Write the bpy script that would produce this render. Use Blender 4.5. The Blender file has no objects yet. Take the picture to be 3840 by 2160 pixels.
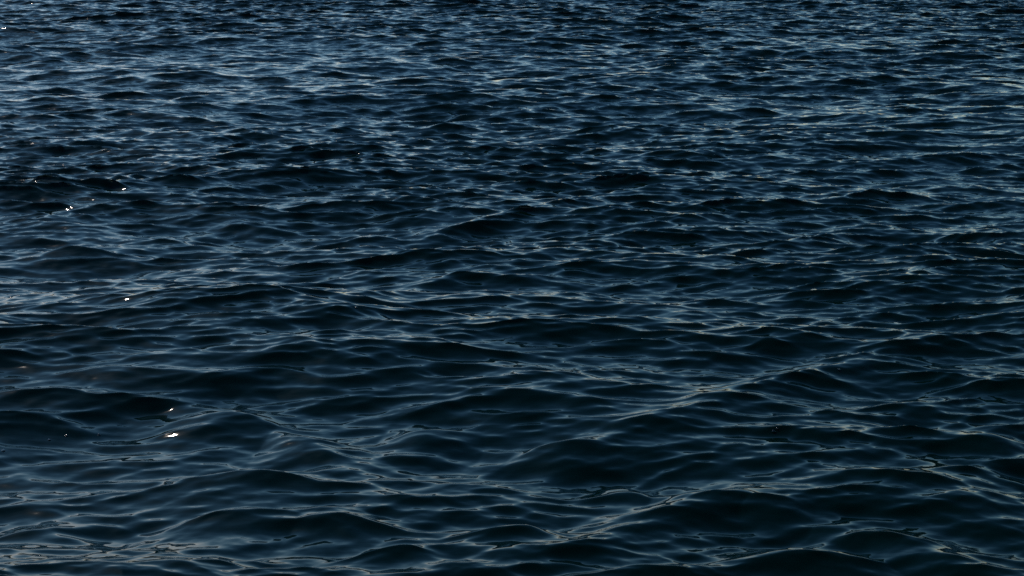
import bpy, math, random
import numpy as np

# ------------------------------------------------------------------ camera
scene = bpy.context.scene
CAM_H = 3.1
HFOV = math.radians(40.0)
F4K = 1920.0 / math.tan(HFOV / 2)            # focal length in photograph pixels
Y_HOR = -300.0                                # the horizon lies this far above the frame
PITCH = math.atan((1080.0 - Y_HOR) / F4K)

cam_data = bpy.data.cameras.new("camera")
cam = bpy.data.objects.new("camera", cam_data)
scene.collection.objects.link(cam)
cam.location = (0, 0, CAM_H)
cam.rotation_euler = (math.pi / 2 - PITCH, 0, 0)
cam_data.angle = HFOV
cam_data.clip_start = 0.05
cam_data.clip_end = 20000
scene.camera = cam

# ------------------------------------------------------------------ sky and sun
SUN_ELEV = math.radians(46)
SUN_AZ = math.radians(-49)                    # left of the view direction (+Y)

world = bpy.data.worlds.new("World")
scene.world = world
world.use_nodes = True
wn = world.node_tree
bg = wn.nodes["Background"]
sky = wn.nodes.new("ShaderNodeTexSky")
sky.sky_type = 'NISHITA'
sky.sun_disc = False
sky.sun_elevation = SUN_ELEV
sky.sun_rotation = SUN_AZ
sky.air_density = 1.0
sky.dust_density = 0.1
sky.ozone_density = 2.2
# A sky a little deeper than the plain model: pale and even low down, falling to dark blue overhead.
# Per channel f(x) = x^2.9 / (x^2.9 + k^2.9), the same everywhere in the sky.
sep = wn.nodes.new("ShaderNodeSeparateColor")
com = wn.nodes.new("ShaderNodeCombineColor")
wn.links.new(sky.outputs[0], sep.inputs[0])
for ch, (kc, gain) in enumerate(((3.9, 9.1), (4.5, 9.8), (6.7, 13.2))):
    def math_node(op, v):
        n_ = wn.nodes.new("ShaderNodeMath"); n_.operation = op
        n_.inputs[1].default_value = v
        return n_
    dv_, pw, ad = math_node('DIVIDE', kc), math_node('POWER', 2.9), math_node('ADD', 1.0)
    q_ = wn.nodes.new("ShaderNodeMath"); q_.operation = 'DIVIDE'
    gn = math_node('MULTIPLY', gain)
    wn.links.new(sep.outputs[ch], dv_.inputs[0])
    wn.links.new(dv_.outputs[0], pw.inputs[0])
    wn.links.new(pw.outputs[0], ad.inputs[0])
    wn.links.new(pw.outputs[0], q_.inputs[0])
    wn.links.new(ad.outputs[0], q_.inputs[1])
    wn.links.new(q_.outputs[0], gn.inputs[0])
    wn.links.new(gn.outputs[0], com.inputs[ch])
wn.links.new(com.outputs[0], bg.inputs[0])
bg.inputs[1].default_value = 0.10

sd = bpy.data.lights.new("sun", 'SUN')
sd.energy = 2.0
sd.angle = math.radians(0.53)
sd.color = (1.0, 0.88, 0.78)
sun = bpy.data.objects.new("sun", sd)
scene.collection.objects.link(sun)
sdir = (math.cos(SUN_ELEV) * math.sin(SUN_AZ), math.cos(SUN_ELEV) * math.cos(SUN_AZ), math.sin(SUN_ELEV))
from mathutils import Vector
sun.rotation_euler = Vector(sdir).to_track_quat('Z', 'Y').to_euler()
sun.location = (-20, 30, 40)

scene.view_settings.view_transform = 'Standard'
scene.view_settings.look = 'None'
scene.view_settings.gamma = 1.0
scene.view_settings.exposure = 0.22
scene.render.engine = 'CYCLES'
scene.cycles.use_denoising = False
scene.cycles.max_bounces = 6

# ------------------------------------------------------------------ wave field
rng = np.random.default_rng(11)



def band_field(N, L, lam_hi, lam_lo, slope_rms, wind, spread, chop, cross=0.0):
    """One periodic tile of random sea waves with wavelengths lam_lo..lam_hi (metres).
    Returns height and the two horizontal displacements, scaled to the wanted rms slope."""
    k1 = 2 * np.pi * np.fft.fftfreq(N, d=L / N)
    kx, ky = np.meshgrid(k1, k1, indexing='ij')
    k = np.hypot(kx, ky)
    k[0, 0] = 1e-9
    ph = np.arctan2(ky, kx)
    dirw = np.abs(np.cos(ph - wind - cross)) ** spread + 0.8 * np.abs(np.cos(ph - wind + cross)) ** spread + 0.006
    lk = np.log(k)
    a, b = np.log(2 * np.pi / lam_hi), np.log(2 * np.pi / lam_lo)
    soft = 0.22
    win = 1 / (1 + np.exp(-(lk - a) / soft * 2)) / (1 + np.exp((lk - b) / soft * 2))
    S = win * dirw * k ** -4.0
    S[0, 0] = 0
    amp = np.sqrt(S)
    z = rng.standard_normal((N, N)) + 1j * rng.standard_normal((N, N))
    hk = amp * z
    h = np.fft.ifft2(hk)
    # real field: use the real part of every transform of one spectrum (hermitian half implied)
    sx = np.fft.ifft2(1j * kx * hk).real
    sy = np.fft.ifft2(1j * ky * hk).real
    s = slope_rms / math.sqrt((sx ** 2 + sy ** 2).mean())
    dx = np.fft.ifft2(1j * kx / k * hk).real
    dy = np.fft.ifft2(1j * ky / k * hk).real
    return np.stack([dx * chop, dy * chop, h.real], -1).astype(np.float32) * np.float32(s)


def cubic_w(t):
    t2, t3 = t * t, t * t * t
    return (-0.5 * t3 + t2 - 0.5 * t, 1.5 * t3 - 2.5 * t2 + 1, -1.5 * t3 + 2 * t2 + 0.5 * t, 0.5 * t3 - 0.5 * t2)


def sample(tile, L, x, y, rot):
    """Bicubic, periodic look-up of a tile at world positions, the tile turned by rot."""
    N = tile.shape[0]
    cr, sr = math.cos(rot), math.sin(rot)
    u = ((x * cr + y * sr) / L * N)
    v = ((-x * sr + y * cr) / L * N)
    iu = np.floor(u).astype(np.int64)
    iv = np.floor(v).astype(np.int64)
    wu = cubic_w((u - iu).astype(np.float32))
    wv = cubic_w((v - iv).astype(np.float32))
    flat = tile.reshape(-1, 3)
    out = np.zeros((x.size, 3), np.float32)
    for a in range(4):
        ra = ((iu + a - 1) % N) * N
        for b in range(4):
            out += flat[ra + (iv + b - 1) % N] * (wu[a] * wv[b])[:, None]
    ox = out[:, 0] * cr - out[:, 1] * sr
    oy = out[:, 0] * sr + out[:, 1] * cr
    return ox, oy, out[:, 2]


# wind blows towards the camera: crests lie across the view
WIND = -math.pi / 2
# each band holds two wave trains that cross at twice the last angle (degrees)
#        N     tile  lam_hi lam_lo slope  spread chop rot cross
BANDS = [(512, 97.0, 9.0, 2.2, 0.066, 7, 1.0, 0.10, 20),
         (1024, 61.0, 2.2, 0.75, 0.105, 12, 1.1, -0.12, 17),
         (1024, 31.0, 0.75, 0.26, 0.122, 14, 1.0, 0.10, 11),
         (1024, 12.7, 0.26, 0.09, 0.175, 15, 0.85, -0.07, 7),
         (1024, 4.9, 0.09, 0.035, 0.065, 8, 0.5, 0.12, 8)]

# Single waves that stand out in the photograph: photo x, y of the dark front face (2576 px wide view),
# crest length in those pixels, steepness, crest direction in degrees (0 = across the view)
CRESTS = [(1310, 80, 90, .9, 0), (420, 345, 110, 1, -5), (370, 505, 220, 1, 0), (40, 482, 90, .9, 5),
          (500, 482, 110, .8, -6), (1210, 352, 90, .9, 0), (1590, 302, 120, .9, 0), (1085, 412, 80, .8, 0),
          (2450, 352, 170, .9, 4), (1500, 482, 130, .9, 5), (1715, 474, 130, .9, -6), (2250, 534, 100, .9, 3),
          (180, 622, 190, .9, 0), (1190, 712, 400, .85, 4), (1560, 688, 260, .9, -6), (470, 730, 150, .9, -4),
          (180, 826, 340, 1.1, 0), (1800, 765, 200, .9, 5), (2450, 645, 170, .9, 0), (2430, 826, 320, 1, 3),
          (1080, 775, 240, 1, -4), (1530, 778, 240, .9, 4), (430, 965, 330, 1.0, -4), (75, 1000, 320, 1.5, 2),
          (880, 965, 280, 1.0, 5), (1150, 940, 200, .9, 0), (1830, 872, 190, .9, 0), (1330, 1015, 260, 1.0, -4),
          (1440, 1125, 260, .9, 3), (1060, 1090, 190, .9, -5), (660, 1195, 360, 1.1, -5), (600, 1290, 280, 1.0, 5),
          (1010, 1385, 210, .9, 0), (2210, 1195, 320, 1.1, -5), (2510, 1110, 200, 1.0, 4), (1930, 1270, 200, .9, -6),
          (2440, 1250, 260, .9, 8), (2080, 1405, 480, 1.2, -3), (1650, 1445, 380, 1.1, 3), (830, 150, 90, .8, 0),
          (1850, 390, 110, .8, 0), (2340, 450, 110, .8, 0), (930, 590, 130, .8, 0), (640, 200, 110, .8, 5),
          (120, 1300, 230, .6, 4), (200, 1435, 300, .6, -3), (430, 1415, 220, .5, 5), (840, 1300, 220, .8, 0),
          (1290, 1330, 220, .9, 3), (1580, 1225, 200, .8, -4)]

# Longer oblique crests: photo position of the two ends of the bright crest line, wavelength (m), steepness
RIDGES = [(1450, 1110, 2330, 865, 0.9, 0.85), (400, 1050, 700, 1045, 0.9, 0.8), (640, 1040, 930, 1170, 0.6, 0.6),
          (860, 775, 1190, 685, 0.6, 0.5), (2090, 1300, 2600, 1430, 0.7, 0.8), (1540, 1290, 1960, 1215, 0.7, 0.9),
          (2060, 1215, 2500, 1180, 0.7, 0.8), (1050, 590, 1400, 530, 0.7, 0.8), (1230, 680, 1480, 615, 0.5, 0.6),
          (1250, 545, 1700, 470, 0.8, 0.7), (1850, 640, 2250, 560, 0.8, 0.8)]

# ------------------------------------------------------------------ the sea sheet
def build_axis():
    # polar grid round the point below the camera: fine where the photograph looks, coarser away from it
    r = [0.5]
    while r[-1] < 9000:
        q = r[-1]
        if q < 5.2:
            d = 0.035
        elif q < 28:
            d = 0.0023 * q
        elif q < 64:
            d = 0.065
        elif q < 180:
            d = 0.065 * (q / 64) ** 5
        else:
            d = 0.12 * q
        r.append(q + d)
    core = math.radians(24.5)
    n = 755
    th = list(np.linspace(-core, core, n))
    step = th[1] - th[0]
    side, a = [], core
    while a < math.pi:
        step = min(step * 1.10, math.radians(5))
        a += step
        side.append(min(a, math.pi))
    th = [-q for q in reversed(side)][1:] + th + side
    return np.array(r), np.array(th)


R, TH = build_axis()
nr, nt = len(R), len(TH)
rr, tt = np.meshgrid(R, TH, indexing='ij')
X0 = (rr * np.sin(tt)).ravel()
Y0 = (rr * np.cos(tt)).ravel()
dr = np.gradient(R)
dth = np.gradient(TH)
spacing = np.maximum(dr[:, None], 0.7 * R[:, None] * dth[None, :]).ravel()

px, py, pz = X0.copy(), Y0.copy(), np.zeros_like(X0)
lost = np.zeros_like(X0)
calm = np.zeros_like(X0)                     # where a single wave stands, the random waves are lower


def sea_point(cx, cy):
    """Point of the mean sea level under a position of the 2576 px wide view, and its depth."""
    dep = PITCH + math.atan((cy * 3840 / 2576 - 1080) / F4K)
    dist = CAM_H / math.tan(dep)
    depth = dist * math.cos(PITCH) + CAM_H * math.sin(PITCH)
    return (cx * 3840 / 2576 - 1920) / F4K * depth, dist, depth


def add_wave(wx, wy, length, lam, steep, ang, bow, shift):
    """One wave group: steep front towards the camera, crest bowed, fading at both ends."""
    kk = 2 * math.pi / lam
    A = 0.42 * steep / kk
    su, sv = length * 0.38, lam * 0.45
    ct, sn = math.cos(ang), math.sin(ang)
    reach = 3.2 * max(su, sv)
    m = (np.abs(X0 - wx) < reach) & (np.abs(Y0 - wy) < reach)
    du = (X0[m] - wx) * ct + (Y0[m] - wy) * sn
    dv = -(X0[m] - wx) * sn + (Y0[m] - wy) * ct
    dv = dv + bow * du * du / length
    e = np.exp(-0.5 * (du / su) ** 2 - 0.5 * (dv / sv) ** 2)
    calm[m] = np.maximum(calm[m], e * min(1.0, steep))
    e *= A
    arg = kk * dv + shift
    pz[m] += e * np.sin(arg)
    px[m] -= e * np.cos(arg) * sn * 0.9
    py[m] += e * np.cos(arg) * ct * 0.9


for cx, cy, ln, st, tilt in CRESTS:
    wx, wy, depth = sea_point(cx, cy)
    length = ln * 3840 / 2576 / F4K * depth
    add_wave(wx, wy, length, float(np.clip(length * 0.58, 0.38, 1.9)), st, math.radians(tilt), 0.22, 0.0)
for ax, ay, bx, by, lam, st in RIDGES:
    ax, ay, _ = sea_point(ax, ay)
    bx, by, _ = sea_point(bx, by)
    add_wave((ax + bx) / 2, (ay + by) / 2, math.hypot(bx - ax, by - ay), lam, 0.95 * st,
             math.atan2(by - ay, bx - ax), 0.05, math.pi / 2)
gust_tile = band_field(256, 53.0, 20.0, 3.0, 1.0, 0.3, 0.0, 0.0)
g = sample(gust_tile, 53.0, X0, Y0 * 0.6, 0.4)[2]
g = g / g.std()
far = np.clip((np.log(np.hypot(X0, Y0) + 1e-6) - math.log(8)) / math.log(6), 0, 1)
for i, (N, L, hi, lo, sl, spr, chop, rot, crs) in enumerate(BANDS):
    tile = band_field(N, L, hi, lo, sl, WIND - rot, spr, chop, math.radians(crs))
    w = np.clip((math.sqrt(hi * lo) / spacing - 1.7) / 2.0, 0, 1)
    w = w * w * (3 - 2 * w)
    # the breeze roughens the open water more than the water close by
    fetch = 1 + (0.0, 0.35, 1.1, 1.5, 0.0)[i] * far
    amp = w * fetch * (np.clip(1 + 0.25 * g * (1 - 0.75 * far), 0.4, 1.7) if i >= 2 else 1.0) * (1 - (0.75, 0.75, 0.45, 0.3, 0.2)[i] * calm)
    lost += (1 - w) * (0.45 * sl) ** 2
    m = w > 0
    ox, oy, oz = sample(tile, L, X0[m], Y0[m], rot)
    px[m] += ox * amp[m]
    py[m] += oy * amp[m]
    pz[m] += oz * amp[m]
lost = np.sqrt(lost + 0.021 ** 2 * np.clip(1 + 0.6 * g, 0.1, 3))

co = np.stack([px, py, pz], -1).astype(np.float32)
idx = np.arange(nr * nt).reshape(nr, nt)
quads = np.stack([idx[:-1, :-1], idx[:-1, 1:], idx[1:, 1:], idx[1:, :-1]], -1).reshape(-1, 4)[:, ::-1]
# close the ring behind the camera
back = np.stack([idx[:-1, -1], idx[:-1, 0], idx[1:, 0], idx[1:, -1]], -1)[:, ::-1]
quads = np.concatenate([quads, back]).astype(np.int32)

me = bpy.data.meshes.new("sea")
me.vertices.add(len(co))
me.vertices.foreach_set("co", co.ravel())
me.loops.add(quads.size)
me.loops.foreach_set("vertex_index", quads.ravel())
me.polygons.add(len(quads))
me.polygons.foreach_set("loop_start", np.arange(0, quads.size, 4, dtype=np.int32))
me.polygons.foreach_set("use_smooth", np.ones(len(quads), dtype=bool))
me.update(calc_edges=True)
at = me.attributes.new("fine_slope", 'FLOAT', 'POINT')
at.data.foreach_set("value", lost.astype(np.float32))
sea = bpy.data.objects.new("sea", me)
scene.collection.objects.link(sea)
sea["kind"] = "structure"


def water_material():
    m = bpy.data.materials.new("sea_water")
    m.use_nodes = True
    nt_ = m.node_tree
    N, Lk = nt_.nodes, nt_.links
    p = N["Principled BSDF"]
    p.inputs["Base Color"].default_value = (0.0002, 0.0068, 0.0054, 1)
    p.inputs["Roughness"].default_value = 0.05
    p.inputs["IOR"].default_value = 1.31
    geo = N.new("ShaderNodeNewGeometry")
    att = N.new("ShaderNodeAttribute")
    att.attribute_name = "fine_slope"
    # relief finer than the mesh: a random slope field, as strong as the waves the mesh leaves out there
    mp = N.new("ShaderNodeMapping")
    mp.inputs["Scale"].default_value = (0.28, 1.0, 1.0)
    Lk.new(geo.outputs["Position"], mp.inputs[0])
    nz = N.new("ShaderNodeTexNoise")
    nz.inputs["Scale"].default_value = 15.0
    nz.inputs["Detail"].default_value = 3.0
    nz.inputs["Roughness"].default_value = 0.6
    Lk.new(mp.outputs[0], nz.inputs["Vector"])
    sub = N.new("ShaderNodeVectorMath"); sub.operation = 'SUBTRACT'
    sub.inputs[1].default_value = (0.5, 0.5, 0.5)
    Lk.new(nz.outputs["Color"], sub.inputs[0])
    mul = N.new("ShaderNodeVectorMath"); mul.operation = 'MULTIPLY'
    mul.inputs[1].default_value = (8.0, 12.0, 0.0)
    Lk.new(sub.outputs[0], mul.inputs[0])
    sc = N.new("ShaderNodeVectorMath"); sc.operation = 'SCALE'
    Lk.new(mul.outputs[0], sc.inputs[0])
    Lk.new(att.outputs["Fac"], sc.inputs["Scale"])
    add = N.new("ShaderNodeVectorMath"); add.operation = 'ADD'
    Lk.new(geo.outputs["Normal"], add.inputs[0])
    Lk.new(sc.outputs[0], add.inputs[1])
    nrm = N.new("ShaderNodeVectorMath"); nrm.operation = 'NORMALIZE'
    Lk.new(add.outputs[0], nrm.inputs[0])
    Lk.new(nrm.outputs[0], p.inputs["Normal"])
    return m


me.materials.append(water_material())


# ------------------------------------------------------------------ air bubbles floating on the water
def bubble_material():
    m = bpy.data.materials.new("bubble_film")
    m.use_nodes = True
    p = m.node_tree.nodes["Principled BSDF"]
    p.inputs["Base Color"].default_value = (0.95, 0.97, 1.0, 1)
    p.inputs["Roughness"].default_value = 0.12
    p.inputs["IOR"].default_value = 1.333
    p.inputs["Transmission Weight"].default_value = 1.0
    return m


def dome_mesh():
    """A thin-walled dome of radius 1: outer and inner skin, joined at the waterline."""
    seg, rings = 20, 7
    vs, fs = [], []
    for rad in (1.0, 0.955):
        for j in range(rings):
            a = -0.12 + (math.pi / 2 + 0.12) * j / rings
            for i_ in range(seg):
                t = 2 * math.pi * i_ / seg
                vs.append((rad * math.cos(a) * math.cos(t), rad * math.cos(a) * math.sin(t), rad * math.sin(a) * 0.86))
        vs.append((0, 0, rad * 0.86))
    half = seg * rings + 1
    for s_ in (0, half):
        for j in range(rings - 1):
            for i_ in range(seg):
                q = [s_ + j * seg + i_, s_ + j * seg + (i_ + 1) % seg, s_ + (j + 1) * seg + (i_ + 1) % seg, s_ + (j + 1) * seg + i_]
                fs.append(q if s_ == 0 else q[::-1])
        for i_ in range(seg):
            q = [s_ + (rings - 1) * seg + i_, s_ + (rings - 1) * seg + (i_ + 1) % seg, s_ + half - 1]
            fs.append(q if s_ == 0 else q[::-1])
    for i_ in range(seg):
        fs.append([half + i_, half + (i_ + 1) % seg, (i_ + 1) % seg, i_])
    d = bpy.data.meshes.new("dome")
    d.from_pydata(vs, [], fs)
    d.polygons.foreach_set("use_smooth", [True] * len(fs))
    return d


def rim_mesh():
    """The water drawn up round the foot of a bubble: a low ring with a hollow slope."""
    seg = 20
    prof = [(1.42, -0.03), (1.22, 0.015), (1.10, 0.07), (1.02, 0.17), (0.96, 0.10)]
    vs = [(r_ * math.cos(2 * math.pi * i_ / seg), r_ * math.sin(2 * math.pi * i_ / seg), z_) for r_, z_ in prof for i_ in range(seg)]
    fs = [[j * seg + i_, j * seg + (i_ + 1) % seg, (j + 1) * seg + (i_ + 1) % seg, (j + 1) * seg + i_]
          for j in range(len(prof) - 1) for i_ in range(seg)]
    d = bpy.data.meshes.new("water_rim")
    d.from_pydata(vs, [], fs)
    d.polygons.foreach_set("use_smooth", [True] * len(fs))
    d.materials.append(me.materials[0])
    return d


def on_water(x4, y4):
    """The visible point of the sea under photograph pixel x4, y4."""
    cp, sp_ = math.cos(PITCH), math.sin(PITCH)
    depth = py * cp - (pz - CAM_H) * sp_
    ok = depth > 1.0
    dd = np.where(ok, depth, 1e9)
    u = 1920 + F4K * px / dd
    v = 1080 - F4K * (py * sp_ + (pz - CAM_H) * cp) / dd
    near = np.where(ok & (np.abs(u - x4) < 14) & (np.abs(v - y4) < 14))[0]
    k_ = near[np.argmin(depth[near])]
    k2 = near[np.argmin((u[near] - x4) ** 2 + (v[near] - y4) ** 2 + 40 * (depth[near] - depth[k_]))]
    return (px[k2], py[k2], pz[k2]), depth[k2]


film, dome_d, rim_d = bubble_material(), dome_mesh(), rim_mesh()
dome_d.materials.append(film)
BUBBLES = [(2900, 1613, 6.5, "larger of two touching clear air bubbles right of centre on the near water"),
           (2912, 1609, 4.5, "smaller of two touching clear air bubbles right of centre on the near water"),
           (2775, 1631, 4, "tiny clear air bubble just left of the touching bubble pair"),
           (12, 1693, 6, "clear air bubble at the very left edge of the near water"),
           (183, 1653, 5.5, "leftmost of three clear bubbles in a row on the near left swell"),
           (251, 1637, 5, "middle of three clear bubbles in a row on the near left swell"),
           (368, 1630, 5, "rightmost of three clear bubbles in a row on the near left swell"),
           (1332, 1154, 5, "lone clear air bubble left of the dark wave in the centre"),
           (3148, 1389, 4.5, "lone clear air bubble on the pale slick toward the right edge"),
           (2969, 858, 3.5, "farthest clear air bubble, on the upper right water")]
for bx, by, br, lab in BUBBLES:
    p3, dep3 = on_water(bx, by)
    b_ = bpy.data.objects.new("air_bubble", None)
    b_.empty_display_size = 0.02
    b_.location = p3
    b_["label"], b_["category"], b_["group"] = lab, "bubble", "air bubbles floating on the water"
    scene.collection.objects.link(b_)
    for nm, dt in (("dome", dome_d), ("water_rim", rim_d)):
        c_ = bpy.data.objects.new(nm, dt)
        c_.parent = b_
        r_ = br * dep3 / F4K
        c_.scale = (r_, r_, r_)
        scene.collection.objects.link(c_)

print("sea quads", len(quads))
